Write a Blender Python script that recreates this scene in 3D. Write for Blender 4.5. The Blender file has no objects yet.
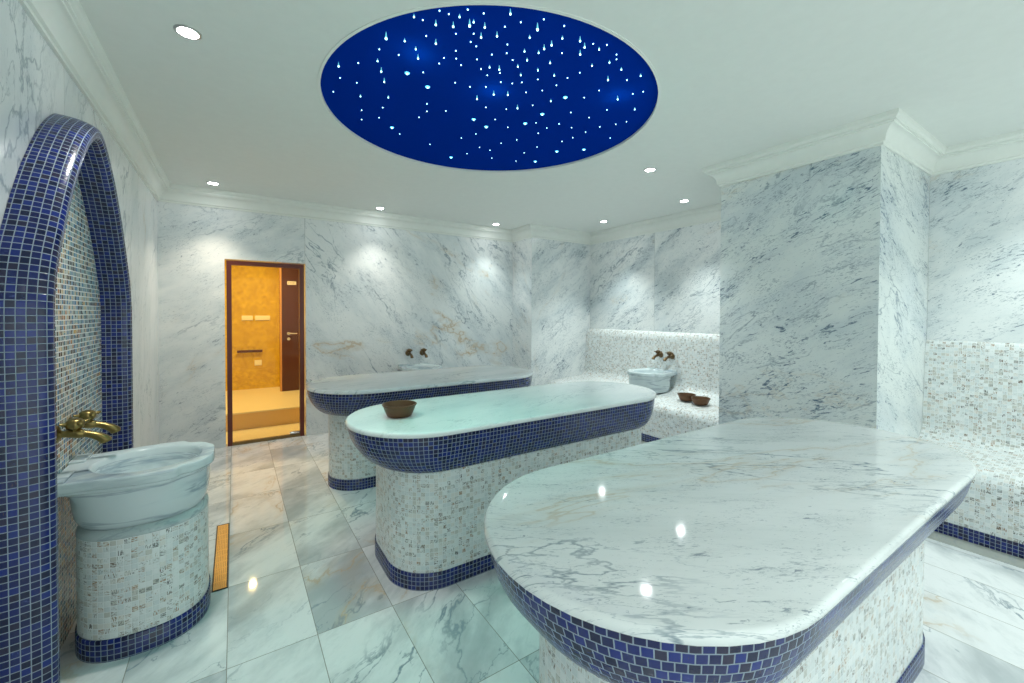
import bpy, bmesh, math, random
from math import sin, cos, pi, sqrt, atan2, hypot
from mathutils import Vector, Matrix
random.seed(7)
C = bpy.context.scene.collection
scene = bpy.context.scene

# ------------------------------------------------------------------ helpers
def finish(name, bm, mat, parent=None, smooth=True, angle=38, props=None):
    bm.normal_update()
    if smooth:
        for f in bm.faces: f.smooth = True
        for e in bm.edges:
            if len(e.link_faces) == 2 and e.calc_face_angle(0) > math.radians(angle): e.smooth = False
            elif len(e.link_faces) != 2: e.smooth = False
    me = bpy.data.meshes.new(name); bm.to_mesh(me); bm.free()
    for m in (mat if isinstance(mat, (list, tuple)) else [mat]): me.materials.append(m)
    o = bpy.data.objects.new(name, me); C.objects.link(o)
    if parent: o.parent = parent
    for k, v in (props or {}).items(): o[k] = v
    return o

def thing(name, label, cat, loc=(0, 0, 0), rz=0, group=None):
    o = bpy.data.objects.new(name, None); C.objects.link(o)
    o.location = loc; o.rotation_euler = (0, 0, rz); o.empty_display_size = .05
    o['label'] = label; o['category'] = cat
    if group: o['group'] = group
    return o

def tag(o, label, cat, group=None):
    o['label'] = label; o['category'] = cat
    if group: o['group'] = group
    return o

def copy_tree(o, loc, rz, label, parent=None):
    c = o.copy(); C.objects.link(c)
    if parent is None:
        c.location = loc; c.rotation_euler = (0, 0, rz); c['label'] = label
    else: c.parent = parent
    for ch in list(o.children): copy_tree(ch, None, None, None, c)
    return c

def uvl(bm): return bm.loops.layers.uv.verify()

def loft(bm, rings, closed=True, ulen=None, cap0=False, cap1=False, mi=0, flip=False, upitch=None, v0=0):
    """quad surface through rings of points; UV in metres: u round the ring, v from ring to ring"""
    L = uvl(bm); n = len(rings[0])
    ref = ulen if ulen is not None else rings[0]
    cum = [0]
    m = n if closed else n - 1
    for i in range(m): cum.append(cum[-1] + (Vector(ref[(i + 1) % n]) - Vector(ref[i])).length)
    if closed and upitch:
        k = max(1, round(cum[-1] / upitch)) * upitch / cum[-1]; cum = [c * k for c in cum]
    vc = [v0]
    for a, b in zip(rings, rings[1:]):
        vc.append(vc[-1] + sum((Vector(p) - Vector(q)).length for p, q in zip(a, b)) / n)
    vs = [[bm.verts.new(p) for p in r] for r in rings]
    for j in range(len(rings) - 1):
        for i in range(m):
            k = (i + 1) % n
            q = [vs[j][i], vs[j][k], vs[j + 1][k], vs[j + 1][i]]
            uv = [(cum[i], vc[j]), (cum[i + 1], vc[j]), (cum[i + 1], vc[j + 1]), (cum[i], vc[j + 1])]
            if flip: q.reverse(); uv.reverse()
            try: f = bm.faces.new(q)
            except ValueError: continue
            f.material_index = mi
            for l, w in zip(f.loops, uv): l[L].uv = w
    for flag, r, rev in ((cap0, vs[0], True), (cap1, vs[-1], False)):
        if flag:
            r = list(r)
            if rev != flip: r.reverse()
            f = bm.faces.new(r); f.material_index = mi
            for l in f.loops: l[L].uv = (l.vert.co.x, l.vert.co.y)
    return vs

def box(bm, x0, x1, y0, y1, z0, z1, mi=0):
    """box with UVs in metres laid on each face"""
    L = uvl(bm)
    v = [bm.verts.new((x, y, z)) for x in (x0, x1) for y in (y0, y1) for z in (z0, z1)]
    for idx, ax in (((0, 1, 3, 2), 0), ((4, 6, 7, 5), 0), ((0, 4, 5, 1), 1), ((2, 3, 7, 6), 1), ((0, 2, 6, 4), 2), ((1, 5, 7, 3), 2)):
        f = bm.faces.new([v[i] for i in idx]); f.material_index = mi
        for l in f.loops:
            c = l.vert.co
            l[L].uv = ((c.y, c.z), (c.x, c.z), (c.x, c.y))[ax]

def bevel(bm, w, seg=2):
    bmesh.ops.bevel(bm, geom=bm.edges[:] , offset=w, segments=seg, affect='EDGES', profile=.5)

def lathe(bm, prof, n=32, axis='z', o=(0, 0, 0), mi=0):
    """prof: (r, h) pairs; axis z or x"""
    rings = []
    for r, h in prof:
        r = max(r, 1e-4)
        rg = []
        for i in range(n):
            a = 2 * pi * i / n
            if axis == 'z': rg.append((o[0] + r * cos(a), o[1] + r * sin(a), o[2] + h))
            else: rg.append((o[0] + h, o[1] + r * cos(a), o[2] + r * sin(a)))
        rings.append(rg)
    return loft(bm, rings, True, cap0=True, cap1=True, mi=mi, ulen=rings[max(range(len(prof)), key=lambda k: prof[k][0])])

def tube(bm, pts, rad, n=14, mi=0):
    """round tube through pts, radius per point"""
    pts = [Vector(p) for p in pts]; rings = []; up = None
    for i, p in enumerate(pts):
        t = (pts[min(i + 1, len(pts) - 1)] - pts[max(i - 1, 0)]).normalized()
        if up is None: up = Vector((0, 0, 1)) if abs(t.z) < .9 else Vector((1, 0, 0))
        s = t.cross(up).normalized(); up = s.cross(t).normalized()
        r = rad[i] if isinstance(rad, (list, tuple)) else rad
        rings.append([tuple(p + (s * cos(a) + up * sin(a)) * r) for a in [2 * pi * k / n for k in range(n)]])
    loft(bm, rings, True, cap0=True, cap1=True, mi=mi, flip=True)

def rrect(x0, x1, y0, y1, r, z, n=12):
    P = []
    def arc(cx, cy, a0):
        for i in range(n + 1):
            a = math.radians(a0 + 90 * i / n); P.append((cx + r * cos(a), cy + r * sin(a), z))
    arc(x1 - r, y0 + r, -90); P.append((x1, (y0 + y1) / 2, z)); arc(x1 - r, y1 - r, 0)
    for i in range(1, 12): P.append((x1 - r + (x0 + r - x1 + r) * i / 12, y1, z))
    arc(x0 + r, y1 - r, 90); P.append((x0, (y0 + y1) / 2, z)); arc(x0 + r, y0 + r, 180)
    for i in range(1, 12): P.append((x0 + r + (x1 - r - x0 - r) * i / 12, y0, z))
    return P

def stadium(x0, x1, y0, y1, z, n=24):
    r = (y1 - y0) / 2; cy = (y0 + y1) / 2; P = []
    for i in range(n + 1):
        a = -pi / 2 + pi * i / n; P.append((x1 - r + r * cos(a), cy + r * sin(a), z))
    for i in range(1, 12): P.append((x1 - r + (x0 + r - x1 + r) * i / 12, y1, z))
    for i in range(n + 1):
        a = pi / 2 + pi * i / n; P.append((x0 + r + r * cos(a), cy + r * sin(a), z))
    for i in range(1, 12): P.append((x0 + r + (x1 - r - x0 - r) * i / 12, y0, z))
    return P

# ------------------------------------------------------------------ materials
class NT:
    def __init__(s, name):
        s.m = bpy.data.materials.new(name); s.m.use_nodes = True; s.t = s.m.node_tree
        s.b = s.t.nodes['Principled BSDF']
        s.uv = s.t.nodes.new('ShaderNodeUVMap').outputs[0]
    def n(s, t, **k):
        x = s.t.nodes.new('ShaderNode' + t)
        for a, b in k.items(): setattr(x, a, b)
        return x
    def l(s, a, b):
        if isinstance(a, (int, float, tuple, list)):
            if hasattr(b.default_value, '__len__') and not hasattr(a, '__len__'): a = (a,) * len(b.default_value)
            if hasattr(b.default_value, '__len__') and len(b.default_value) == 4 and len(a) == 3: a = tuple(a) + (1,)
            b.default_value = a
        else: s.t.links.new(a, b)
    def math(s, op, a, b=0, c=0, clamp=False):
        x = s.n('Math', operation=op, use_clamp=clamp)
        s.l(a, x.inputs[0]); s.l(b, x.inputs[1]); s.l(c, x.inputs[2]); return x.outputs[0]
    def vm(s, op, a, b=(0, 0, 0), sc=None):
        x = s.n('VectorMath', operation=op); s.l(a, x.inputs[0]); s.l(b, x.inputs[1])
        if sc is not None: s.l(sc, x.inputs['Scale'])
        return x.outputs['Value'] if op in ('DOT_PRODUCT', 'LENGTH') else x.outputs[0]
    def noise(s, v, scale, detail=4, rough=.55, dist=0, lac=2):
        x = s.n('TexNoise'); s.l(v, x.inputs['Vector'])
        for k, a in (('Scale', scale), ('Detail', detail), ('Roughness', rough), ('Distortion', dist), ('Lacunarity', lac)): s.l(a, x.inputs[k])
        return x.outputs['Fac']
    def mr(s, v, a, b, c=0, d=1, smooth=False):
        x = s.n('MapRange', interpolation_type='SMOOTHSTEP' if smooth else 'LINEAR')
        s.l(v, x.inputs[0])
        for i, q in enumerate((a, b, c, d)): s.l(q, x.inputs[i + 1])
        return x.outputs[0]
    def mix(s, f, a, b):
        x = s.n('Mix', data_type='RGBA'); s.l(f, x.inputs[0]); s.l(a, x.inputs[6]); s.l(b, x.inputs[7]); return x.outputs[2]
    def mapping(s, v, rot=0, sc=(1, 1, 1), loc=(0, 0, 0)):
        if rot:
            x = s.n('Mapping'); s.l(v, x.inputs[0]); s.l((0, 0, rot), x.inputs[2]); v = x.outputs[0]
        x = s.n('Mapping'); s.l(v, x.inputs[0]); s.l(loc, x.inputs[1]); s.l(sc, x.inputs[3]); return x.outputs[0]
    def ramp(s, f, stops, const=False):
        x = s.n('ValToRGB'); cr = x.color_ramp
        if const: cr.interpolation = 'CONSTANT'
        while len(cr.elements) < len(stops): cr.elements.new(.5)
        for e, (p, c) in zip(cr.elements, stops): e.position = p; e.color = (*c, 1)
        s.l(f, x.inputs[0]); return x.outputs[0]
    def bump(s, h, dist, strength=1):
        x = s.n('Bump'); s.l(h, x.inputs['Height']); s.l(dist, x.inputs['Distance']); s.l(strength, x.inputs['Strength'])
        s.l(x.outputs[0], s.b.inputs['Normal'])

def plain(name, col, rough=.5, metal=0, emit=None, es=0, spec=.5):
    t = NT(name)
    nz = t.noise(t.n('TexCoord').outputs['Object'], 18, 3)
    t.l(t.mix(t.mr(nz, .3, .7, 0, 1), tuple(c * .985 for c in col), tuple(min(1, c * 1.01) for c in col)), t.b.inputs['Base Color'])
    t.b.inputs['Roughness'].default_value = rough; t.b.inputs['Metallic'].default_value = metal
    t.b.inputs['Specular IOR Level'].default_value = spec
    if emit: t.l(emit, t.b.inputs['Emission Color']); t.b.inputs['Emission Strength'].default_value = es
    return t.m

def marble(name, angle=35, slab=None, off=(0, 0), base=(.84, .86, .86), cloud=(.60, .66, .69), vein=(.27, .33, .38), fleck=(.12, .17, .24),
           tan=(.58, .45, .30), fl=1., tn=.5, cl=.6, vn=.7, rough=.18, seam=.0012, seamcol=(.38, .40, .38), seed=0., aniso=2.6, flip=True, fscale=1., spec=.5, wobble=.28, spread=0.):
    t = NT(name); v = t.uv
    sm = None
    if slab:
        q = t.vm('SUBTRACT', v, (off[0], off[1], 0))
        q = t.vm('DIVIDE', q, (slab[0], slab[1], 1))
        idv = t.vm('FLOOR', q); fr = t.vm('FRACTION', q)
        wn = t.n('TexWhiteNoise', noise_dimensions='3D'); t.l(idv, wn.inputs[0])
        sp = t.n('SeparateXYZ'); t.l(fr, sp.inputs[0])
        ex = t.math('MULTIPLY', t.math('SUBTRACT', .5, t.math('ABSOLUTE', t.math('SUBTRACT', sp.outputs[0], .5))), slab[0])
        ey = t.math('MULTIPLY', t.math('SUBTRACT', .5, t.math('ABSOLUTE', t.math('SUBTRACT', sp.outputs[1], .5))), slab[1])
        sm = t.math('LESS_THAN', t.math('MINIMUM', ex, ey), seam)
        v = t.vm('ADD', v, t.vm('SCALE', wn.outputs['Color'], sc=23.))
        jit = wn.outputs['Value']
    v = t.vm('ADD', v, (seed * 3.1, seed * 1.7, seed))
    # slow bending of the whole figure
    wob = t.n('TexNoise'); t.l(v, wob.inputs['Vector']); t.l(.9, wob.inputs['Scale']); t.l(3, wob.inputs['Detail'])
    wv = t.vm('SCALE', t.vm('SUBTRACT', wob.outputs['Color'], (.5, .5, .5)), sc=wobble)
    vv = t.vm('ADD', v, wv)
    A = t.mapping(vv, math.radians(-angle), (1, aniso, 1))
    cloudf = t.noise(A, 1.1, 6, .6)
    col = t.mix(t.math('MULTIPLY', t.mr(cloudf, .42, .68, 0, 1, True), cl), base, cloud)
    fine = t.noise(A, 7, 5, .65)
    col = t.mix(t.math('MULTIPLY', t.mr(fine, .52, .75), .45 * cl), col, cloud)
    # long veins
    def ridge(vec, sc, w, det=7, dist=.3, ro=.55):
        nn = t.noise(vec, sc, det, ro, dist)
        return t.mr(t.math('ABSOLUTE', t.math('SUBTRACT', nn, .5)), 0, w, 1, 0, True)
    A2x = t.vm('ADD', A, (7.7, 4.1, 2.9))
    mask = t.mr(t.noise(A, .9, 2), .42, .62, 0, 1, True)
    v1 = t.math('MULTIPLY', t.math('MAXIMUM', ridge(A, .8, .010), t.math('MULTIPLY', ridge(A2x, 1.7, .008), .8)), mask)
    col = t.mix(t.math('MULTIPLY', v1, vn), col, vein)
    A2 = t.mapping(vv, math.radians(-angle - 22), (1, aniso * .8, 1), (3.3, 7.7, 1.2))
    mask2 = t.mr(t.noise(A2, .8, 2), .5, .62, 0, 1, True)
    v2 = t.math('MULTIPLY', ridge(A2, .7, .008), mask2)
    col = t.mix(t.math('MULTIPLY', v2, tn), col, tan)
    v3 = t.math('MULTIPLY', ridge(A2, .7, .05), mask2)
    col = t.mix(t.math('MULTIPLY', v3, tn * .35), col, tan)
    # short dark flecks lying along the figure
    F = t.mapping(vv, math.radians(-angle - 8), (1, 3.8, 1))
    fn = t.noise(F, 13 * fscale, 6, .68, .9)
    fm = t.noise(A, 2.2, 3, .6)
    thr = t.mr(fm, .36, .66, .72 - spread, .575 - spread)
    f1 = t.mr(t.math('SUBTRACT', fn, thr), 0, .06, 0, 1)
    col = t.mix(t.math('MULTIPLY', f1, min(1, fl * .8), clamp=True), col, fleck if fl > .6 else vein)
    fn2 = t.noise(t.vm('ADD', F, (5.1, 2.2, 3.3)), 34 * fscale, 3, .6, .8)
    fm2 = t.noise(A2, 3.1, 3, .6)
    f3 = t.mr(t.math('SUBTRACT', fn2, t.mr(fm2, .38, .66, .70 - spread, .57 - spread)), 0, .05, 0, 1)
    col = t.mix(t.math('MULTIPLY', f3, min(1, fl * .6), clamp=True), col, vein)
    f2 = t.math('MULTIPLY', ridge(F, 6 * fscale, .012, 5, 1.2), t.mr(fm, .5, .62, 0, 1, True))
    col = t.mix(t.math('MULTIPLY', f2, fl * .6, clamp=True), col, vein)
    if sm is not None: col = t.mix(sm, col, seamcol)
    t.l(col, t.b.inputs['Base Color']); t.b.inputs['Roughness'].default_value = rough
    t.b.inputs['Specular IOR Level'].default_value = spec
    return t.m

def mosaic(name, pitch, grout, stops, groutw=.09, rough=.22, streak=None, bumpd=.0012, stagger=False, tint=.25, grad=None):
    t = NT(name)
    v = t.vm('SCALE', t.uv, sc=1. / pitch)
    if stagger:
        s0 = t.n('SeparateXYZ'); t.l(v, s0.inputs[0])
        row = t.math('FLOOR', s0.outputs[1])
        c0 = t.n('CombineXYZ'); t.l(t.math('ADD', s0.outputs[0], t.math('MULTIPLY', t.math('MODULO', t.math('ABSOLUTE', row), 2), .5)), c0.inputs[0]); t.l(s0.outputs[1], c0.inputs[1])
        v = c0.outputs[0]
    idv = t.vm('FLOOR', v); fr = t.vm('FRACTION', v)
    sp = t.n('SeparateXYZ'); t.l(fr, sp.inputs[0])
    ex = t.math('SUBTRACT', .5, t.math('ABSOLUTE', t.math('SUBTRACT', sp.outputs[0], .5)))
    ey = t.math('SUBTRACT', .5, t.math('ABSOLUTE', t.math('SUBTRACT', sp.outputs[1], .5)))
    e = t.math('MINIMUM', ex, ey)
    tile = t.mr(e, groutw * .75, groutw * 1.15, 0, 1, True)
    wn = t.n('TexWhiteNoise', noise_dimensions='3D'); t.l(idv, wn.inputs[0])
    ws = t.n('SeparateColor'); t.l(wn.outputs['Color'], ws.inputs[0])
    pick = wn.outputs['Value']
    if grad:
        pick = t.math('ADD', t.math('MULTIPLY', pick, .75), t.mr(t.noise(t.uv, grad, 2), .3, .7, -.12, .37))
        pick = t.math('FRACT', t.math('ADD', pick, 1))
    col = t.ramp(pick, stops, const=True)
    if streak:
        # swirls inside each tile, lying along or across it
        o = t.vm('ADD', fr, t.vm('SCALE', wn.outputs['Color'], sc=40.))
        h = t.noise(t.mapping(o, 0, (1, 5, 1)), 1.6, 3, .6, .5)
        w = t.noise(t.mapping(o, 0, (5, 1, 1)), 1.6, 3, .6, .5)
        sel = t.math('GREATER_THAN', ws.outputs[1], .5)
        mx = t.n('Mix', data_type='FLOAT'); t.l(sel, mx.inputs[0]); t.l(h, mx.inputs[2]); t.l(w, mx.inputs[3])
        thr = t.mr(ws.outputs[2], 0, 1, streak[1], streak[2])
        s = t.mr(t.math('SUBTRACT', mx.outputs[0], thr), 0, .05, 0, 1)
        sc = streak[0] if not isinstance(streak[0][0], tuple) else t.ramp(ws.outputs[0], [(i / len(streak[0]), c) for i, c in enumerate(streak[0])], const=True)
        col = t.mix(s, col, sc)
    col = t.mix(tile, grout, col)
    t.l(col, t.b.inputs['Base Color'])
    t.l(t.mr(tile, 0, 1, .75, rough), t.b.inputs['Roughness'])
    # grout sunk, every tile tipped by a hair
    tip = t.math('ADD', t.math('MULTIPLY', t.math('SUBTRACT', ws.outputs[0], .5), sp.outputs[0]), t.math('MULTIPLY', t.math('SUBTRACT', ws.outputs[1], .5), sp.outputs[1]))
    t.bump(t.math('ADD', t.mr(e, groutw * .5, groutw * 1.6, 0, 1, True), t.math('MULTIPLY', tip, tint)), bumpd)
    return t.m

BP = .0225      # blue tile pitch
WP = .0225      # white tile pitch
blue_stops = [(0, (.006, .012, .085)), (.22, (.008, .018, .14)), (.45, (.005, .010, .050)), (.6, (.010, .024, .19)), (.78, (.007, .015, .11)), (.9, (.022, .020, .06))]
M_blue = mosaic('blue_mosaic', BP, (.30, .36, .44), blue_stops, .06, .18, streak=(((.12, .07, .06), (.04, .07, .28), (.06, .05, .07), (.06, .09, .30)), .60, .80))
M_blue_brick = mosaic('blue_mosaic_staggered', BP, (.30, .36, .44), blue_stops, .06, .18, streak=(((.12, .07, .06), (.04, .07, .28), (.06, .05, .07), (.06, .09, .30)), .60, .80), stagger=True)
white_stops = [(0, (.72, .76, .76)), (.3, (.79, .82, .82)), (.55, (.68, .73, .74)), (.75, (.75, .75, .72)), (.9, (.60, .60, .56))]
M_white = mosaic('white_mosaic', WP, (.82, .85, .85), white_stops, .06, .28, streak=(((.16, .10, .06), (.34, .25, .17), (.10, .10, .09), (.36, .20, .10), (.22, .23, .22)), .47, .72), bumpd=.0008)
M_niche = mosaic('iridescent_mosaic', BP, (.72, .74, .72), [(0, (.05, .20, .27)), (.14, (.50, .60, .56)), (.24, (.02, .06, .08)), (.34, (.20, .40, .44)), (.46, (.62, .52, .33)), (.56, (.08, .09, .05)), (.66, (.36, .50, .48)), (.76, (.06, .24, .42)), (.86, (.40, .20, .09)), (.95, (.72, .42, .06))],
                 .10, .15, streak=(((.60, .70, .68), (.08, .18, .22), (.5, .4, .2)), .52, .78), grad=2.2)

# ------------------------------------------------------------------ room measures
H = 2.69; HC = 2.527; XL = -.629; YB = 5.386; XS = 3.57; YB2 = 4.89; XR = 4.72; YP = 2.036; XP = 3.492; YP1 = .97; XQ = 4.58; YF = -1.35
DX0, DX1, DH = -.085, .690, 2.0

M_wall_b = marble('marble_wall_back', angle=-52, slab=(4.0, 2.6), off=(.684, -.02), fl=1., spread=.018, tn=.9, cl=.7, vn=.95, seed=1.3, fscale=1.2)
M_wall_l = marble('marble_wall_door_side', angle=22, slab=(1.62, 2.6), off=(.684, -.02), fl=.9, spread=.01, tn=.4, cl=.75, seed=4.1, fscale=1.1)
M_wall_left = marble('marble_wall_left', angle=70, slab=(.86, 2.7), off=(.1, -.1), fl=.5, tn=.5, cl=.5, seed=2.2)
M_wall_r = marble('marble_wall_right', angle=-35, slab=(1.35, 2.7), off=(0.97, -.1), fl=1.25, tn=.25, cl=.9, vn=.9, seed=6.7, fscale=1.15, spread=.035)
M_wall_n = marble('marble_wall_alcove', angle=35, fl=1.25, tn=.2, cl=.9, seed=2.9, fscale=1.15, spread=.035)
M_pillar = marble('marble_pillar', angle=-30, fl=1.25, tn=.25, cl=1., vn=1., seed=9.4, fscale=1.0, spread=.045, base=(.76, .80, .79))
M_floor = marble('marble_floor', angle=40, slab=(.336, .6045), off=(-.035, 1.409 - .6045), fl=.15, tn=.7, cl=1.0, vn=1., rough=.045, seam=.0016, seed=3.3, aniso=2.2,
                 cloud=(.47, .51, .53), base=(.84, .86, .87), seamcol=(.30, .30, .27))
M_top1 = marble('marble_table_far', angle=15, fl=.4, tn=.3, cl=.5, rough=.12, seed=11.2)
M_top2 = marble('marble_table_middle', angle=20, fl=.5, tn=.3, cl=.5, rough=.10, seed=12.9)
M_top3 = marble('marble_table_near', angle=-36, fl=.85, tn=.5, cl=.5, vn=1., rough=.07, seed=18.2, fscale=1.6, wobble=.10, aniso=4.2, spread=.012, cloud=(.64, .68, .68))
M_gutter = marble('marble_gutter', angle=5, fl=.1, tn=.2, cl=.9, base=(.42, .44, .40), cloud=(.34, .36, .34), seed=5, rough=.2)
M_ceil = plain('ceiling_paint', (.80, .82, .79), .85, spec=.2)
M_plaster = plain('crown_plaster', (.82, .84, .80), .6, spec=.3)

def poly_struct(name, mat, boxes, bv=0):
    bm = bmesh.new()
    for b in boxes: box(bm, *b)
    return finish(name, bm, mat, smooth=False, props={'kind': 'structure'})

T = .12
# floor: room floor up to the doorway and under the walls
poly_struct('floor', M_floor, [(XL - T, XR + T, YF - T, YB + .12, -.1, 0)])
poly_struct('trim_2', M_gutter, [(3.712, 3.87, YF, YP1, -.02, .004), (3.712, 3.87, YP, YB2, -.02, .004)])
poly_struct('wall_left', M_wall_left, [(XL - T, XL, YF - T, YB + T, 0, H)])
poly_struct('wall_back', M_wall_b, [(DX1, XS + T, YB, YB + T, 0, H)])
poly_struct('wall_back_left', M_wall_l, [(XL, DX0, YB, YB + T, 0, H), (DX0, DX1 - .0005, YB, YB + T, DH, H)])
poly_struct('wall_back_right', M_wall_n, [(XS, XR + T, YB2, YB - .001, 0, H)])
poly_struct('wall_right', M_wall_r, [(XQ, XR + T, YF - T, YP1, 0, H)])
poly_struct('wall_alcove', M_wall_r, [(XR, XR + T, YP, YB2, 0, H)])
poly_struct('wall_pillar', M_pillar, [(XP, XR + T, YP1, YP, 0, H)])
poly_struct('wall_front', M_wall_b, [(XL, XQ, YF - T, YF, 2.3, H)])  # unseen front wall cut to a header, left open to let soft fill light in

# ceiling with a round opening for the starry panel
CX, CY, CR = 1.405, 2.365, 1.02
bm = bmesh.new(); L = uvl(bm)
X0, X1, Y0, Y1 = XL - T, XR + T, YF - T, YB + T
n = 120; inner = []; outer = []
angs = sorted([2 * pi * i / n for i in range(n)] + [atan2(y - CY, x - CX) % (2 * pi) for x in (X0, X1) for y in (Y0, Y1)])
for a in angs:
    c, s = cos(a), sin(a)
    tt = min([(X1 - CX) / c if c > 1e-9 else 1e9, (X0 - CX) / c if c < -1e-9 else 1e9, (Y1 - CY) / s if s > 1e-9 else 1e9, (Y0 - CY) / s if s < -1e-9 else 1e9])
    inner.append((CX + CR * c, CY + CR * s)); outer.append((CX + tt * c, CY + tt * s))
loft(bm, [[(x, y, H + .1) for x, y in outer], [(x, y, H) for x, y in outer], [(x, y, H) for x, y in inner], [(x, y, H + .1) for x, y in inner], [(x, y, H + .1) for x, y in outer]], True, flip=True)
finish('ceiling', bm, M_ceil, smooth=False, props={'kind': 'structure'})

# crown moulding swept round the room
path = [(XL, YF), (XL, YB), (XS, YB), (XS, YB2), (XR, YB2), (XR, YP), (XP, YP), (XP, YP1), (XQ, YP1), (XQ, YF)]
prof = [(0, -.003), (.014, -.003), (.014, .012), (.020, .014)]
for i in range(9):
    a = (i / 8) * pi / 2
    prof.append((.026 + .056 * (1 - cos(a)), .018 + .082 * sin(a)))
prof += [(.084, .108), (.094, .110), (.094, .122), (.099, .126), (.108, .134), (.112, .145), (.112, H - HC), (0, H - HC)]
n = len(path); rings = []
for i, (x, y) in enumerate(path):
    p, q = Vector(path[i - 1]), Vector(path[(i + 1) % n]); c = Vector((x, y))
    d1 = (c - p).normalized(); d2 = (q - c).normalized()
    n1 = Vector((d1.y, -d1.x)); n2 = Vector((d2.y, -d2.x))       # right-hand side of travel = room side
    m = (n1 + n2) / (1 + n1.dot(n2))
    rings.append([(x + m.x * d, y + m.y * d, HC + z) for d, z in prof])
bm = bmesh.new(); rings.append(rings[0])
loft(bm, rings, True)
bmesh.ops.remove_doubles(bm, verts=bm.verts[:], dist=1e-5); bmesh.ops.recalc_face_normals(bm, faces=bm.faces[:])
finish('trim_1', bm, M_plaster, angle=25, props={'kind': 'structure'})

# ------------------------------------------------------------------ camera
cam = bpy.data.cameras.new('camera'); co = bpy.data.objects.new('camera', cam); C.objects.link(co)
f_, yaw, pit, rol, cx, cy = 420.41, .5817, .0164, .0035, 510.92, 320.64
sy, cyw, sp_, cp = sin(yaw), cos(yaw), sin(pit), cos(pit)
F = Vector((sy * cp, cyw * cp, -sp_)); Rr = Vector((cyw, -sy, 0)); U = Rr.cross(F)
R2 = Rr * cos(rol) + U * sin(rol); U2 = -Rr * sin(rol) + U * cos(rol)
m = Matrix((R2, U2, -F)).transposed().to_4x4(); m.translation = (0, 0, 1.43)
co.matrix_world = m
cam.sensor_width = 36; cam.lens = f_ / 1024 * 36
cam.shift_x = (512 - cx) / 1024; cam.shift_y = -(341.5 - cy) / 1024
cam.clip_start = .02; scene.camera = co

def bp(px, py, z):
    d = F + R2 * ((px - cx) / f_) - U2 * ((py - cy) / f_)
    k = (z - 1.43) / d.z
    return d.x * k, d.y * k

# ------------------------------------------------------------------ massage tables
def table(x0, x1, y0, y1, top_mat, label, dx=.165, dy=.14, ap=None, br=.25):
    ox, oy = (x0 + x1) / 2, (y0 + y1) / 2
    t = thing('massage_table', label, 'massage table', (ox, oy, 0), 0, 'oval marble topped massage tables')
    x0 -= ox; x1 -= ox; y0 -= oy; y1 -= oy
    S = lambda k, z: stadium(x0 + k, x1 - k, y0 + k, y1 - k, z)
    def D(q, z, e=0):
        a, b, c, d = x0 + .012 + (dx - .012) * q + e, x1 - .012 - (dx - .012) * q - e, y0 + .012 + (dy - .012) * q + e, y1 - .012 - (dy - .012) * q - e
        h = (d - c) / 2
        return rrect(a, b, c, d, h + (min(h, br) - h) * q - .0005, z)
    # marble slab with rounded nosing
    bm = bmesh.new(); r = .013
    zt, zb = .84, .813
    rg = [S(.05, zb), S(.004, zb), S(0, zb + .004)]
    for i in range(6):
        a = pi / 2 * i / 5; rg.append(S(r * (1 - cos(a)), zt - r + r * sin(a)))
    rg.append(S(.06, zt))
    loft(bm, rg, True, cap0=True, cap1=True)
    Lr = uvl(bm)
    for f in bm.faces:
        for l in f.loops: l[Lr].uv = (l.vert.co.x, l.vert.co.y - (.84 - l.vert.co.z))
    finish('tabletop', bm, top_mat, t, angle=50)
    # curved blue mosaic apron
    bm = bmesh.new(); rg = []; ztop, zbot = .8135, .61
    for i in range(15):
        a = pi / 2 * i / 14
        rg.append(D((1 - cos(a)) ** .9, ztop - (ztop - zbot) * sin(a)))
    rg.append(D(1, zbot, .03))
    loft(bm, rg, True, ulen=D(.2, 0), upitch=BP, flip=True)
    finish('apron', bm, ap or M_blue, t, angle=60)
    bm = bmesh.new()
    loft(bm, [D(1, .62), D(1, .08)], True, upitch=WP, flip=True)
    finish('base', bm, M_white, t, angle=60)
    bm = bmesh.new()
    loft(bm, [D(1, .09, .01), D(1, .0875, -.004), D(1, .085, -.006), D(1, 0, -.006)], True, ulen=D(1, 0), upitch=BP, flip=True, v0=-.0145)
    finish('plinth', bm, M_blue, t, angle=60)
    return t
table(.474, 2.64, 3.26, 4.20, M_top1, 'oval marble topped massage table farthest from the camera, in front of the back wall', dx=.175, dy=.235)
table(.500, 2.800, 1.935, 2.775, M_top2, 'middle oval massage table with a copper bowl standing on its marble top', dx=.19, dy=.07)
table(.533, 2.795, .355, 1.272, M_top3, 'large nearest massage table with veined marble top filling the lower right', dx=.185, dy=.135, ap=M_blue_brick, br=.30)

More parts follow.
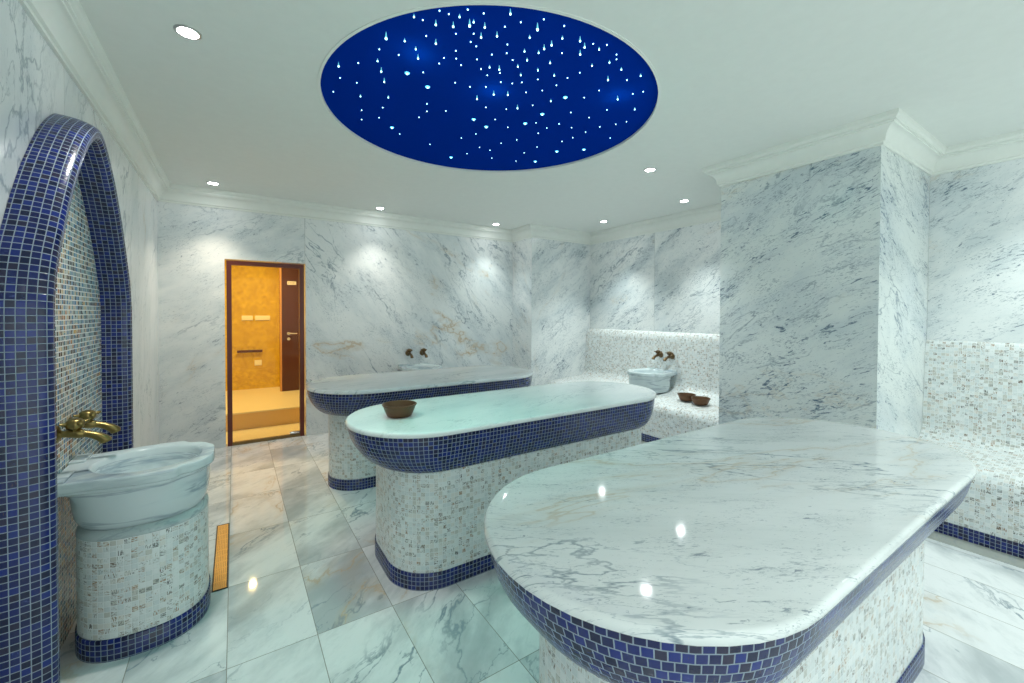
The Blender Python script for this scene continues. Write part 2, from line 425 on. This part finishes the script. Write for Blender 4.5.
# ------------------------------------------------------------------ built-in mosaic benches
def bench(y0, y1, xf, xb, ztop, xw, label, n, sz=0):
    """xf front face, xb back-rest plane at the seat, xw marble wall behind"""
    t = thing('mosaic_bench', label, 'bench', (xf, (y0 + y1) / 2, 0), 0, 'built in mosaic benches')
    oy = (y0 + y1) / 2; P = []
    def arc(cx, cz, r, a0, a1, k=7, rz=None):
        for i in range(k + 1):
            a = math.radians(a0 + (a1 - a0) * i / k); P.append((cx + r * cos(a), cz + (rz or r) * sin(a)))
    P.append((xf + .006, .085))
    arc(xf + .006 + .10, .46 - .10 + sz, .10, 180, 95)
    P.append((xb - .16, .486 + sz))
    arc(xb - .12, .607 + sz, .12, -88, -3)
    arc(xw - .004, ztop - .12, xw - .004 - xb - .034, 179, 90, 9, .12)
    P.append((xw - .001, ztop))
    bm = bmesh.new()
    ys = [y0 + (y1 - y0) * i / n for i in range(n + 1)]
    rings = [[(x - xf, y - oy, z) for y in ys] for x, z in P]
    loft(bm, rings, False, flip=True)
    finish('seat', bm, M_white, t, angle=60)
    bm = bmesh.new()
    rings = [[(x - xf, y - oy, z) for y in ys] for x, z in ((xf, 0), (xf, .086), (xf + .02, .0875))]
    loft(bm, rings, False, flip=True)
    finish('plinth', bm, M_blue, t, angle=60)
bench(YF + .001, YP1 - .001, 3.856, 4.50, 1.235, XQ, 'white mosaic wall bench on the right side of the pillar', 4)
bench(YP + .001, YB2 - .001, 3.835, 4.61, 1.20, XR, 'white mosaic wall bench in the alcove beyond the pillar, with two bowls', 4, sz=-.014)

# ------------------------------------------------------------------ wash basins
M_basin = None
def basin_mat():
    t = NT('blue_grey_marble'); v = t.n('TexCoord').outputs['Object']
    w = t.noise(t.mapping(v, 0, (1, 1, 5)), 3.2, 6, .6, .5)
    col = t.mix(t.mr(w, .48, .68, 0, 1, True), (.62, .70, .72), (.46, .55, .59))
    r = t.noise(t.mapping(v, 0, (.5, .5, 6), (4.2, 1, .35)), 1.5, 6, .6, .5)
    col = t.mix(t.math('MULTIPLY', t.mr(t.math('ABSOLUTE', t.math('SUBTRACT', r, .5)), 0, .03, 1, 0, True), .5), col, (.16, .23, .32))
    t.l(col, t.b.inputs['Base Color']); t.b.inputs['Roughness'].default_value = .16
    return t.m
M_basin = basin_mat()

half = [(0, .205), (.10, .215), (.20, .236), (.28, .250), (.345, .253), (.390, .246), (.408, .232), (.416, .212), (.424, .198), (.438, .194), (.460, .188), (.482, .172), (.498, .152), (.508, .134), (.512, .122), (.520, .112), (.530, .098), (.536, .060), (.538, .03), (.538, 0)]
rim = half + [(x, -y) for x, y in reversed(half[:-1])]
def resample(P, n):
    P = [Vector(p) for p in P]; Lp = [0]
    for a, b in zip(P, P[1:] + P[:1]): Lp.append(Lp[-1] + (b - a).length)
    out = []; j = 0
    for i in range(n):
        s = Lp[-1] * i / n
        while Lp[j + 1] < s: j += 1
        k = (s - Lp[j]) / (Lp[j + 1] - Lp[j]); a = P[j]; b = P[(j + 1) % len(P)]
        out.append(a.lerp(b, k))
    return out
NB = 128
RIM = resample(rim, NB)
CB = Vector((.275, 0))
def basin_part(parent, zr, bh=.232):
    """marble basin: origin on the wall, rim top at height zr, room side +x"""
    bm = bmesh.new()
    def out(sc, z, blend=0, ax=.245, ay=.235, cxo=0):
        r = []
        for p in RIM:
            d = p - CB; a = atan2(d.y, d.x)
            e = 1 / ((abs(cos(a)) / ax) ** 2.3 + (abs(sin(a)) / ay) ** 2.3) ** (1 / 2.3)
            q = CB + d * sc * (1 - blend) + Vector((cos(a), sin(a))) * e * blend * sc
            r.append((q.x, q.y, z))
        return r
    rg = [out(.80, zr - bh, 1), out(.86, zr - bh + .003, 1), out(.905, zr - bh + .014, 1), out(.95, zr - bh + .040, 1), out(.98, zr - .15, 1), out(.99, zr - .11, 1),
          out(.97, zr - .075, .75), out(.955, zr - .062, .45), out(.965, zr - .055, .25), out(.95, zr - .046, .1), out(.985, zr - .042, 0), out(1, zr - .037), out(1, zr - .008), out(.995, zr - .003), out(.985, zr)]
    def inn(ax, ay, z):
        r = []
        for p in RIM:
            d = p - CB; a = atan2(d.y, d.x)
            r.append((CB.x + .012 + ax * cos(a), ay * sin(a), z))
        return r
    rg += [inn(.203, .192, zr), inn(.198, .187, zr - .003), inn(.192, .181, zr - .012), inn(.186, .174, zr - .035), inn(.182, .170, zr - .036), inn(.168, .155, zr - .075), inn(.135, .12, zr - .115), inn(.07, .06, zr - .135), inn(.02, .02, zr - .137)]
    loft(bm, rg, True, cap0=True, cap1=True)
    # raised back ledge with a shallow step where the taps drain
    o = finish('bowl', bm, M_basin, parent, angle=32)
    for y0, y1 in ((-.205, -.075), (.075, .205)):
        bm = bmesh.new(); box(bm, .001, .055, y0, y1, zr - .001, zr + .010); bevel(bm, .003)
        finish('back_ledge', bm, M_basin, parent)
    bm = bmesh.new(); lathe(bm, [(.016, 0), (.019, .002), (.012, .004), (.004, .003)], 20, o=(CB.x + .012, 0, zr - .1375))
    finish('drain', bm, M_brass, parent)

M_brass = plain('aged_brass', (.27, .20, .075), .32, 1)
M_bronze = plain('dark_bronze', (.16, .105, .055), .35, 1)
M_chrome = plain('chrome', (.75, .75, .75), .15, 1)

def pedestal(parent):
    def se(ax, ay, z, e=2.4):
        r = []
        ax -= .008
        for i in range(72):
            a = 2 * pi * i / 72; c, s = cos(a), sin(a)
            k = 1 / (abs(c / ax) ** e + abs(s / ay) ** e) ** (1 / e); r.append((.280 + c * k, s * k, z))
        return r
    bm = bmesh.new()
    loft(bm, [se(.237, .243, .09), se(.237, .243, .497)], True, upitch=WP)
    finish('pedestal', bm, M_white, parent, angle=60)
    bm = bmesh.new()
    loft(bm, [se(.237, .243, .496), se(.2385, .2445, .498), se(.236, .242, .508), se(.228, .234, .516), se(.212, .218, .525), se(.17, .18, .528)], True, cap1=True)
    finish('pedestal_cap', bm, M_cap, parent, angle=60)
    bm = bmesh.new()
    loft(bm, [se(.243, .249, 0), se(.243, .249, .086), se(.240, .246, .089), se(.23, .23, .0895)], True, upitch=BP, v0=-.004)
    finish('plinth', bm, M_blue, parent, angle=60)
M_cap = marble('marble_cap', angle=10, fl=.2, tn=.1, cl=.8, base=(.55, .62, .62), cloud=(.42, .49, .50), rough=.3)

def basin(loc, rz, label, zr, ped=True):
    t = thing('wash_basin', label, 'wash basin', loc, rz, 'carved marble wash basins')
    basin_part(t, zr, .232 if ped else zr)
    if ped: pedestal(t)
    return t
basin((XL + .006, 2.555, 0), 0, 'large blue-grey marble wash basin on a mosaic pedestal under the blue arch', .752)
basin((1.985, YB, 0), -pi / 2, 'marble wash basin at the back wall, only its rim showing behind the far table', .752)
basin((4.612, 3.435, .474), pi, 'blue-grey marble wash basin resting on the alcove bench', .244, ped=False)

# taps
def tap(loc, rz, mat, label, dx=0, group='wall mounted taps'):
    t = thing('wall_tap', label, 'tap', loc, rz, group)
    bm = bmesh.new(); lathe(bm, [(.037, 0), (.038, .004), (.033, .009), (.020, .014), (.015, .020)], 28, 'x')
    finish('flange', bm, mat, t)
    bm = bmesh.new(); tube(bm, [(.012, 0, 0), (.03, 0, 0), (.045, 0, .0), (.075, 0, -.004), (.085, 0, -.008)], [.014, .014, .018, .020, .015], 18)
    finish('body', bm, mat, t)
    bm = bmesh.new()
    lathe(bm, [(.012, .010), (.014, .016), (.022, .019), (.029, .028), (.031, .040), (.028, .052), (.018, .060), (.006, .063)], 26, 'z', (.058, 0, 0))
    for a in (0, pi / 2, pi, 3 * pi / 2):
        d = Vector((cos(a + .6), sin(a + .6), .15)); c = Vector((.058, 0, .038))
        tube(bm, [tuple(c + d * k) for k in (.024, .036, .048)], [.006, .0075, .005], 10)
    finish('handle', bm, mat, t)
    bm = bmesh.new()
    tube(bm, [(.080, 0, -.006), (.098, 0, -.010), (.118, 0, -.018), (.134, 0, -.027), (.147, 0, -.038), (.153, 0, -.046), (.155, 0, -.052)], [.015, .014, .0155, .0175, .019, .021, .017], 18)
    finish('spout', bm, mat, t)
    return t
tap((XL + .006, 2.485, .920), 0, M_brass, 'aged brass tap over the near basin, the one closer to the camera')
tap((XL + .006, 2.665, .920), 0, M_brass, 'aged brass tap over the near basin, the one closer to the door')
tap((1.915, YB, .905), -pi / 2, M_bronze, 'dark bronze tap on the back wall, left of the pair')
tap((2.112, YB, .902), -pi / 2, M_bronze, 'dark bronze tap on the back wall, right of the pair')
tap((4.625, 3.485, .905), pi, M_bronze, 'dark bronze tap above the alcove basin, farther from the pillar')
tap((4.625, 3.315, .900), pi, M_bronze, 'dark bronze tap above the alcove basin, nearer the pillar')

# ------------------------------------------------------------------ copper bowls
M_copper = None
def copper():
    t = NT('tarnished_copper'); v = t.n('TexCoord').outputs['Object']
    col = t.mix(t.noise(v, 14, 5), (.20, .095, .05), (.09, .05, .025))
    t.l(col, t.b.inputs['Base Color']); t.b.inputs['Metallic'].default_value = .55; t.b.inputs['Roughness'].default_value = .45
    vo = t.n('TexVoronoi'); t.l(v, vo.inputs['Vector']); t.l(70, vo.inputs['Scale'])
    t.bump(vo.outputs['Distance'], .002, .5)
    return t.m
M_copper = copper()
def bowl(loc, label, rz=0):
    bm = bmesh.new()
    P = [(.055, 0), (.064, .002), (.070, .008), (.078, .024), (.086, .045), (.092, .062), (.096, .064), (.0975, .068), (.096, .072), (.091, .072), (.088, .067), (.081, .045), (.072, .022), (.062, .008), (.03, .005)]
    lathe(bm, P, 48)
    return tag_l(finish('copper_bowl', bm, M_copper, angle=45), loc, label)
def tag_l(o, loc, label):
    o.location = loc; return tag(o, label, 'bowl', 'copper wash bowls')
b0 = bowl((.79, 2.365, .84), 'dark copper bowl standing on the middle marble table')
for loc, lb in (((4.22, 2.835, .467), 'copper bowl on the alcove bench, closer to the basin'), ((4.17, 2.635, .465), 'copper bowl on the alcove bench, closer to the pillar')):
    b = b0.copy(); C.objects.link(b); b.location = loc; b['label'] = lb

# ------------------------------------------------------------------ arched niche on the left wall
AC = 2.63
hw = [(0, .593), (.6, .593), (1.2, .594), (1.35, .594), (1.47, .588), (1.58, .555), (1.68, .500), (1.78, .440), (1.88, .372), (1.97, .300), (2.05, .228), (2.11, .162), (2.155, .098), (2.185, .045), (2.196, 0)]
side = []
# smooth resample of the half curve by arc length
pts = [Vector((h, z)) for z, h in hw]
def catmull(P, m=6):
    o = []
    for i in range(len(P) - 1):
        a = P[max(i - 1, 0)]; b = P[i]; c = P[i + 1]; d = P[min(i + 2, len(P) - 1)]
        for k in range(m):
            s = k / m
            o.append(.5 * ((2 * b) + (c - a) * s + (2 * a - 5 * b + 4 * c - d) * s * s + (3 * b - a - 3 * c + d) * s ** 3))
    o.append(P[-1]); return o
cur = catmull(pts[2:], 5); cur = [pts[0], pts[1]] + cur
full = [(AC - p.x, p.y) for p in cur] + [(AC + p.x, p.y) for p in reversed(cur[:-1])]
nf = len(full)
nor = []
for i in range(nf):
    a = Vector(full[max(i - 1, 0)]); b = Vector(full[min(i + 1, nf - 1)]); d = (b - a).normalized(); nor.append(Vector((-d.y, d.x)))
mid = nf // 2; nor[mid] = Vector((0, 1))
# outward offset profile: (outward in wall plane, out from the wall)
AP = [(0, .001), (0, .04), (0, .095)]
for i in range(1, 6):
    a = pi / 2 * i / 5; AP.append((.034 - .034 * cos(a), .095 + .034 * sin(a)))
for i in range(0, 9):
    a = pi / 2 * i / 8; AP.append((.046 + .044 * sin(a), .129 - .128 * (1 - cos(a)) ** 1.0))
bm = bmesh.new()
t_arch = thing('arched_niche', 'tall pointed niche with blue mosaic surround on the left wall', 'niche', (XL, AC, 0))
rings = []
for (y, z), nn in zip(full, nor):
    rings.append([(o_ if False else p, y - AC + nn.x * o_, max(0, z + nn.y * o_) if z > 0 else 0) for o_, p in AP])
loft(bm, rings, False)
bmesh.ops.recalc_face_normals(bm, faces=bm.faces[:])
# UV: rows follow the arch, columns the profile
finish('surround', bm, M_blue, t_arch, angle=50)
bm = bmesh.new(); Lr = uvl(bm)
vs = [bm.verts.new((.005, y - AC, z)) for y, z in full] 
vb = [bm.verts.new((.001, y - AC, z)) for y, z in full]
f = bm.faces.new(vs)
for l in f.loops: l[Lr].uv = (l.vert.co.y, l.vert.co.z)
for i in range(nf):
    bm.faces.new((vs[i], vb[i], vb[(i + 1) % nf], vs[(i + 1) % nf]))
bmesh.ops.recalc_face_normals(bm, faces=bm.faces[:])
finish('back_panel', bm, M_niche, t_arch, smooth=False)

# ------------------------------------------------------------------ brass floor drain
t = thing('floor_drain', 'long narrow brass drain grate in the floor beside the near basin', 'drain', (-.072, 3.01, 0))
def brassgrate():
    q = NT('brass_grate'); v = q.n('TexCoord').outputs['Object']
    w = q.noise(v, 60, 3)
    q.l(q.mix(w, (.62, .40, .14), (.42, .25, .08)), q.b.inputs['Base Color']); q.b.inputs['Metallic'].default_value = .8; q.b.inputs['Roughness'].default_value = .42
    return q.m
M_grate = brassgrate(); M_dark = plain('drain_dark', (.05, .04, .03), .6)
bm = bmesh.new()
for a in ((-.035, -.030, -.40, .40), (.030, .035, -.40, .40), (-.030, .030, -.40, -.395), (.030, -.030, .395, .40)): box(bm, min(a[0], a[1]), max(a[0], a[1]), a[2], a[3], .0005, .005)
finish('frame', bm, M_dark, t, smooth=False)
bm = bmesh.new(); box(bm, -.030, .030, -.395, .395, .0005, .002)
finish('channel', bm, M_dark, t, smooth=False)
bm = bmesh.new()
for i in range(7): box(bm, -.0285 + i * .0083, -.0285 + i * .0083 + .0068, -.392, .392, .0020, .0045)
for i in range(12): box(bm, -.029, .029, -.392 + i * .0705, -.392 + i * .0705 + .008, .0018, .0042)
finish('grille', bm, M_grate, t, smooth=False)

# ------------------------------------------------------------------ doorway and warm room behind it
M_frame = plain('dark_red_frame', (.12, .018, .010), .35)
M_ochre = plain('ochre_plaster', (.62, .34, .07), .7)
def ochre():
    q = NT('ochre_marble'); v = q.n('TexCoord').outputs['Object']
    a = q.noise(v, 14, 8, .7, .8)
    c = q.mix(q.mr(a, .35, .68), (.72, .49, .02), (.46, .28, .01)); q.l(c, q.b.inputs['Base Color']); q.b.inputs['Roughness'].default_value = .5
    return q.m
M_ochre = ochre()
M_cream = plain('cream_marble', (.84, .76, .52), .3)
M_step = plain('honey_marble', (.76, .52, .22), .35)
M_plate = plain('cream_plate', (.85, .80, .55), .4)
M_wood = plain('dark_brown_door', (.075, .018, .012), .4)

t = thing('glass_door', 'tall glass door in a dark red frame leading to the amber lit room', 'door', ((DX0 + DX1) / 2, YB, 0))
ox = (DX0 + DX1) / 2; hwd = (DX1 - DX0) / 2 - .016
bm = bmesh.new()
box(bm, -hwd, -hwd + .045, .010, .075, 0, DH - .012); box(bm, hwd - .045, hwd, .010, .075, 0, DH - .012); box(bm, -hwd + .045, hwd - .045, .010, .075, DH - .057, DH - .012)
finish('frame', bm, M_frame, t, smooth=False)
bm = bmesh.new(); box(bm, -hwd + .046, hwd - .046, .012, .060, 0, .030)
finish('threshold', bm, plain('olive_brass_sill', (.20, .13, .05), .4, .6), t, smooth=False)
g = bpy.data.materials.new('clear_glass'); g.use_nodes = True; gt = g.node_tree; gt.nodes.remove(gt.nodes['Principled BSDF'])
tr = gt.nodes.new('ShaderNodeBsdfTransparent'); tr.inputs[0].default_value = (.97, .95, .90, 1); gl = gt.nodes.new('ShaderNodeBsdfGlossy'); gl.inputs['Roughness'].default_value = .02
fr = gt.nodes.new('ShaderNodeFresnel'); fr.inputs[0].default_value = 1.2; ms = gt.nodes.new('ShaderNodeMixShader')
gt.links.new(fr.outputs[0], ms.inputs[0]); gt.links.new(tr.outputs[0], ms.inputs[1]); gt.links.new(gl.outputs[0], ms.inputs[2]); gt.links.new(ms.outputs[0], gt.nodes['Material Output'].inputs[0])
bm = bmesh.new(); box(bm, -hwd + .047, hwd - .047, .030, .038, .032, DH - .059)
finish('pane', bm, g, t, smooth=False)
bm = bmesh.new(); box(bm, hwd - .15, hwd - .046, .024, .044, .033, .062); bevel(bm, .003)
finish('hinge_clamp', bm, M_chrome, t)

# room behind: walls, floor, step
WX0, WX1, WY1 = -1.0, 1.7, 7.9
poly_struct('floor_amber_room', M_cream, [(WX0, WX1, YB + T, WY1 + .1, -.1, -.001)])
poly_struct('trim_3', M_step, [(WX0, WX1, 6.10, 6.13, -.001, .195)])
poly_struct('trim_4', M_cream, [(WX0, WX1, 6.08, WY1, .195, .21)])
poly_struct('wall_amber_room', M_ochre, [(WX0, .615, WY1, WY1 + .1, 0, 2.6), (.615, WX1, 7.5, WY1 + .1, 0, 2.6), (WX0 - .1, WX0, YB + T, WY1, 0, 2.6), (WX1, WX1 + .1, YB + T, WY1, 0, 2.6)])
poly_struct('ceiling_amber_room', M_cream, [(WX0, WX1, YB + T, WY1, 2.6, 2.7)])
t = thing('wooden_door', 'dark brown inner door seen through the glass door', 'door', (.60, 7.5, .21))
bm = bmesh.new(); box(bm, .012, .88, -.10, -.055, 0, 1.985); box(bm, .10, .78, -.106, -.10, .15, .9); box(bm, .10, .78, -.106, -.10, 1.02, 1.85)
finish('panel', bm, M_wood, t, smooth=False)
bm = bmesh.new(); box(bm, -.01, .012, -.11, -.001, 0, 2.02); box(bm, .012, .88, -.11, -.001, 1.985, 2.02)
finish('frame', bm, plain('amber_frame', (.55, .28, .10), .4), t, smooth=False)
bm = bmesh.new()
tube(bm, [(.105, -.106, 0.90), (.105, -.14, 0.90), (.12, -.15, 0.90), (.22, -.15, 0.90)], .011, 10)
for z in (0.90, 0.815): tube(bm, [(.105, -.105, z), (.105, -.116, z)], .024, 18)
finish('handle', bm, M_chrome, t)
M_sign = plain('sign_white', (.9, .88, .8), .4)
bm = bmesh.new(); box(bm, .09, .215, -.112, -.105, 1.66, 1.715); bevel(bm, .002)
s_ = finish('sign_plate', bm, M_sign, t)
bm = bmesh.new()
for (x, px0, w) in ((.105, 0, 0), (.13, 0, 0), (.153, 0, 0), (.178, 0, 0)):
    box(bm, x, x + .004, -.1135, -.1119, 1.672, 1.703)
    box(bm, x, x + .016, -.1135, -.1119, 1.699, 1.703)
finish('sign_lettering', bm, M_wood, s_, smooth=False)

for x0, x1, z0, z1, lb in ((.095, .245, 1.31, 1.385, 'narrow cream wall plate seen through the door, left of the pair'), (.275, .485, 1.31, 1.385, 'wide cream wall plate seen through the door, right of the pair')):
    bm = bmesh.new(); box(bm, x0 - x0, x1 - x0, -.02, -.001, 0, z1 - z0); bevel(bm, .003)
    o = finish('wall_plate', bm, M_plate); o.location = (x0, WY1, z0); tag(o, lb, 'wall plate', 'cream wall plates in the amber room')
bm = bmesh.new(); box(bm, 0, .10, -.02, -.001, 0, .085); bevel(bm, .003)
o = finish('wall_switch', bm, M_plate); o.location = (.265, WY1, .585); tag(o, 'small square cream switch on the amber wall below the rail', 'switch')
t = thing('wall_rail', 'short dark red rail fixed on the amber wall', 'rail', (.03, WY1, .82))
bm = bmesh.new(); box(bm, 0, .345, -.07, -.04, -.02, .02); bevel(bm, .006)
finish('bar', bm, M_wood, t)
for x in (.03, .29):
    bm = bmesh.new(); box(bm, x, x + .025, -.04, -.001, -.012, .012); finish('bracket', bm, M_wood, t, smooth=False)

# ------------------------------------------------------------------ star field
t = thing('starry_ceiling_panel', 'round deep blue ceiling panel scattered with glowing fibre optic stars', 'ceiling panel', (CX, CY, H + .014))
M_night = plain('night_blue', (.001, .028, .31), .9, spec=.0)
bm = bmesh.new()
loft(bm, [[(CR * cos(a) * k, CR * sin(a) * k, z) for a in [2 * pi * i / 120 for i in range(120)]] for k, z in ((.999, .03), (.999, 0), (.5, 0), (.02, 0))], True, cap0=True, cap1=True)
bmesh.ops.recalc_face_normals(bm, faces=bm.faces[:])
finish('blue_disc', bm, M_night, t, smooth=False)
bm = bmesh.new()
loft(bm, [[(CR * k * cos(a), CR * k * sin(a), z) for a in [2 * pi * i / 120 for i in range(120)]] for k, z in ((1.0, -.018), (1.010, -.018), (1.010, -.0141), (.9995, -.0141), (.9985, -.001), (.9960, -.001), (.9960, -.018), (1.0, -.018))], True)
finish('rim', bm, M_plaster, t, smooth=False)
def star_mat(nm, col, s):
    m = bpy.data.materials.new(nm); m.use_nodes = True; b = m.node_tree.nodes['Principled BSDF']
    b.inputs['Base Color'].default_value = (.5, .7, .8, 1); b.inputs['Emission Color'].default_value = (*col, 1); b.inputs['Emission Strength'].default_value = s
    return m
M_star = star_mat('star_tip', (.45, .95, 1), 4); M_streak = star_mat('star_light_streak', (.02, .50, .62), .7); M_halo = star_mat('star_halo_disc', (.05, .6, .9), 2.2)
S0 = [(376,29),(401,38),(430,46,1),(452,26),(495,36),(567,38,2),(307,46,1),(331,54),(366,67,2),(413,72,2),(420,91),(457,70,3),(468,60,1),(468,91),(498,74,2),(488,101,2),(531,98,2),(552,72),(595,60),(640,80,3),(619,102,1),(657,52),(712,70),(232,104,3),(282,111,1),(340,97),(366,118,2),(312,133,1),(318,158,2),(214,133),(266,148),(420,137),(421,158),(434,175),(388,156),(375,171),(475,125),(460,113),(517,147),(477,160),(488,186),(511,182,1),(537,188,2),(505,203),(539,197),(559,120),(557,143),(573,162),(605,139,1),(612,163,1),(587,180,1),(595,203,1),(643,143,1),(658,132,2),(678,122,2),(707,104,1),(755,111,2),(767,128,2),(755,147,2),(790,118),(806,134,1),(827,121),(853,147),(853,160),(706,143),(674,170,1),(641,190,1),(685,204,1),(721,210),(754,196),(787,178,1),(834,169,1),(866,188,1),(830,216,2),(918,205,1),(881,216),(925,247),(897,253),(902,295,1),(856,268,2),(104,179,2),(108,210),(157,170),(153,223),(209,165,1),(219,193,2),(227,221,2),(163,260,1),(166,297),(166,322),(90,247),(238,263,1),(223,290),(213,317),(289,199,9),(332,195),(344,236,9),(342,280),(342,300),(321,316),(393,299),(248,345,9),(269,361),(350,389),(407,425,9),(418,223),(458,234),(501,234),(541,221),(477,267,2),(522,255,2),(560,256,2),(556,294),(586,292,2),(501,289),(468,323,9),(502,343,9),(526,322),(560,343),(435,372),(474,361),(484,397),(450,414),(512,405),(542,386),(517,426),(584,377),(582,434),(604,412),(634,436,9),(639,396),(642,359),(665,345),(607,334,9),(636,331),(653,309,9),(627,284),(653,244),(641,214),(609,249),(598,222),(572,225),(676,273,1),(691,230),(715,264,9),(766,263),(806,244),(698,334),(732,344),(730,303),(779,317),(770,356),(735,371),(706,381),(692,409,9),(765,404,9),(808,342),(836,372),(827,296),(851,335),(880,328)]
stars = []
for s in S0:
    k = s[2] if len(s) > 2 else 0
    drop = {0: .004, 1: .013, 2: .022, 3: .030, 9: .004}[k]
    x, y = bp(300 + s[0] / 2.695, s[1] / 2.695, H + .014 - drop)
    if hypot(x - CX, y - CY) < CR - .015: stars.append((x - CX, y - CY, k, drop))
def star(bm, x, y, k, drop):
    r = {0: .0030, 1: .0036, 2: .0042, 3: .0056, 9: .0050}[k]
    if k in (1, 2, 3):
        lathe(bm, [(.0012, 0), (r * .9, -drop + .003)], 8, 'z', (x, y, 0), mi=1)  # light streak of the star shaped as a glowing cone, no real strand
    elif k == 9:
        lathe(bm, [(.013, 0), (.012, -.002), (.008, -.003)], 12, 'z', (x, y, 0), mi=2)  # halo of a bright star put in as a glowing disc
    lathe(bm, [(r * .3, -drop - r), (r * .8, -drop - r * .6), (r, -drop), (r * .7, -drop + r * .7)], 10, 'z', (x, y, 0), mi=0)
stars.sort(key=lambda s: -(s[2] == 9) * 10 - s[2])
for s in stars[:99]:
    bm = bmesh.new(); star(bm, 0, 0, s[2], s[3]); o = finish('star_light', bm, [M_star, M_streak, M_halo], t); o.location = (s[0], s[1], 0)
bm = bmesh.new()
for s in stars[99:]: star(bm, *s)
o = finish('small_star_light', bm, [M_star, M_streak, M_halo], t); o['kind'] = 'stuff'

over = [q for q in stars[:90] if -.45 < q[1] < .35]
for i, s in enumerate(over[::max(1, len(over) // 12)]):
    q = bpy.data.lights.new('star_glow', 'SPOT'); q.energy = 3.3; q.color = (.16, 1, .74); q.shadow_soft_size = .004; q.spot_size = 1.35; q.spot_blend = 1
    o = bpy.data.objects.new('star_glow', q); C.objects.link(o); o.parent = t; o.location = (s[0], s[1], -s[3] - .012)
for s in [q for q in stars if q[2] in (2, 3) and hypot(q[0], q[1]) < .80][::4]:
    q = bpy.data.lights.new('star_halo', 'POINT'); q.energy = .22; q.color = (.1, 1, .75); q.shadow_soft_size = .003  # added lamps hung below the panel to spread a cyan glow on it
    p_ = bpy.data.objects.new('star_halo', q); C.objects.link(p_); p_.parent = t; p_.location = (s[0], s[1], -.085)

# ------------------------------------------------------------------ downlights
LAMP = (.90, 1.0, .965)
M_lamp = star_mat('lamp_lens', (.97, 1, 1), 60)
M_trim = plain('downlight_trim', (.60, .60, .58), .3, .6)
def spot(x, y, z, e, col=LAMP, ang=88, r=.035):
    l = bpy.data.lights.new('spot', 'SPOT'); l.energy = e; l.color = col; l.spot_size = math.radians(ang); l.spot_blend = 1; l.shadow_soft_size = r
    o = bpy.data.objects.new('lamp_light', l); C.objects.link(o); o.location = (x, y, z); return o
def downlight(x, y, label, e=60, col=LAMP):
    t = thing('downlight', label, 'downlight', (x, y, H), 0, 'recessed ceiling downlights')
    bm = bmesh.new(); lathe(bm, [(.038, -.001), (.040, -.006), (.048, -.006), (.052, -.003), (.052, .0)], 32); finish('trim_ring', bm, M_trim, t)
    bm = bmesh.new(); lathe(bm, [(.037, -.001), (.037, -.005), (.02, -.0065), (.002, -.007)], 32); finish('lens', bm, M_lamp, t)
    s = spot(0, 0, -.045, e, col); s.parent = t
E0 = 55
downlight(-.167, 2.394, 'recessed downlight at top left, above the near basin', 50, (1, .98, .90))
downlight(-.166, 5.024, 'recessed downlight in the far left corner above the door', 52, (1, .88, .70))
downlight(1.463, 5.086, 'recessed downlight near the back wall, between door and back taps', 32, (1, .98, .88))
downlight(3.078, 5.071, 'recessed downlight near the right end of the back wall', 32)
downlight(4.20, 4.098, 'recessed downlight in the alcove, farther from the pillar', 85)
downlight(4.18, 2.862, 'recessed downlight in the alcove, closer to the pillar', 85)
downlight(3.031, 2.413, 'recessed downlight between the starry panel and the pillar', E0)
for x, y, e in ((-.15, -.5, 50), (1.46, -.45, 50), (3.0, -.3, 50), (4.12, .25, 62)):
    downlight(x, y, 'recessed downlight in the part of the ceiling behind the viewpoint', e)
# lamps of the amber room
for x, y, e in ((.3, 6.35, 125), (.2, 7.2, 30)):
    t = thing('downlight', 'warm downlight in the ceiling of the amber room', 'downlight', (x, y, 2.6), 0, 'warm downlights')
    bm = bmesh.new(); lathe(bm, [(.05, 0), (.048, -.006), (.01, -.008)], 24); finish('lens', bm, star_mat('warm_lens', (1, .6, .2), 20), t)
    s = spot(0, 0, -.04, e, (1, .76, .32), 165); s.parent = t

w = bpy.data.worlds.new('world'); scene.world = w; w.use_nodes = True
w.node_tree.nodes['Background'].inputs[0].default_value = (.78, .92, .88, 1); w.node_tree.nodes['Background'].inputs[1].default_value = 1.3
vs_ = scene.view_settings; vs_.view_transform = 'Standard'; vs_.look = 'None'; vs_.gamma = 1; vs_.use_curve_mapping = False; vs_.exposure = 0.3
scene.cycles.use_denoising = True
scene.cycles.max_bounces = 10; scene.cycles.diffuse_bounces = 6
scene.cycles.sample_clamp_indirect = 6
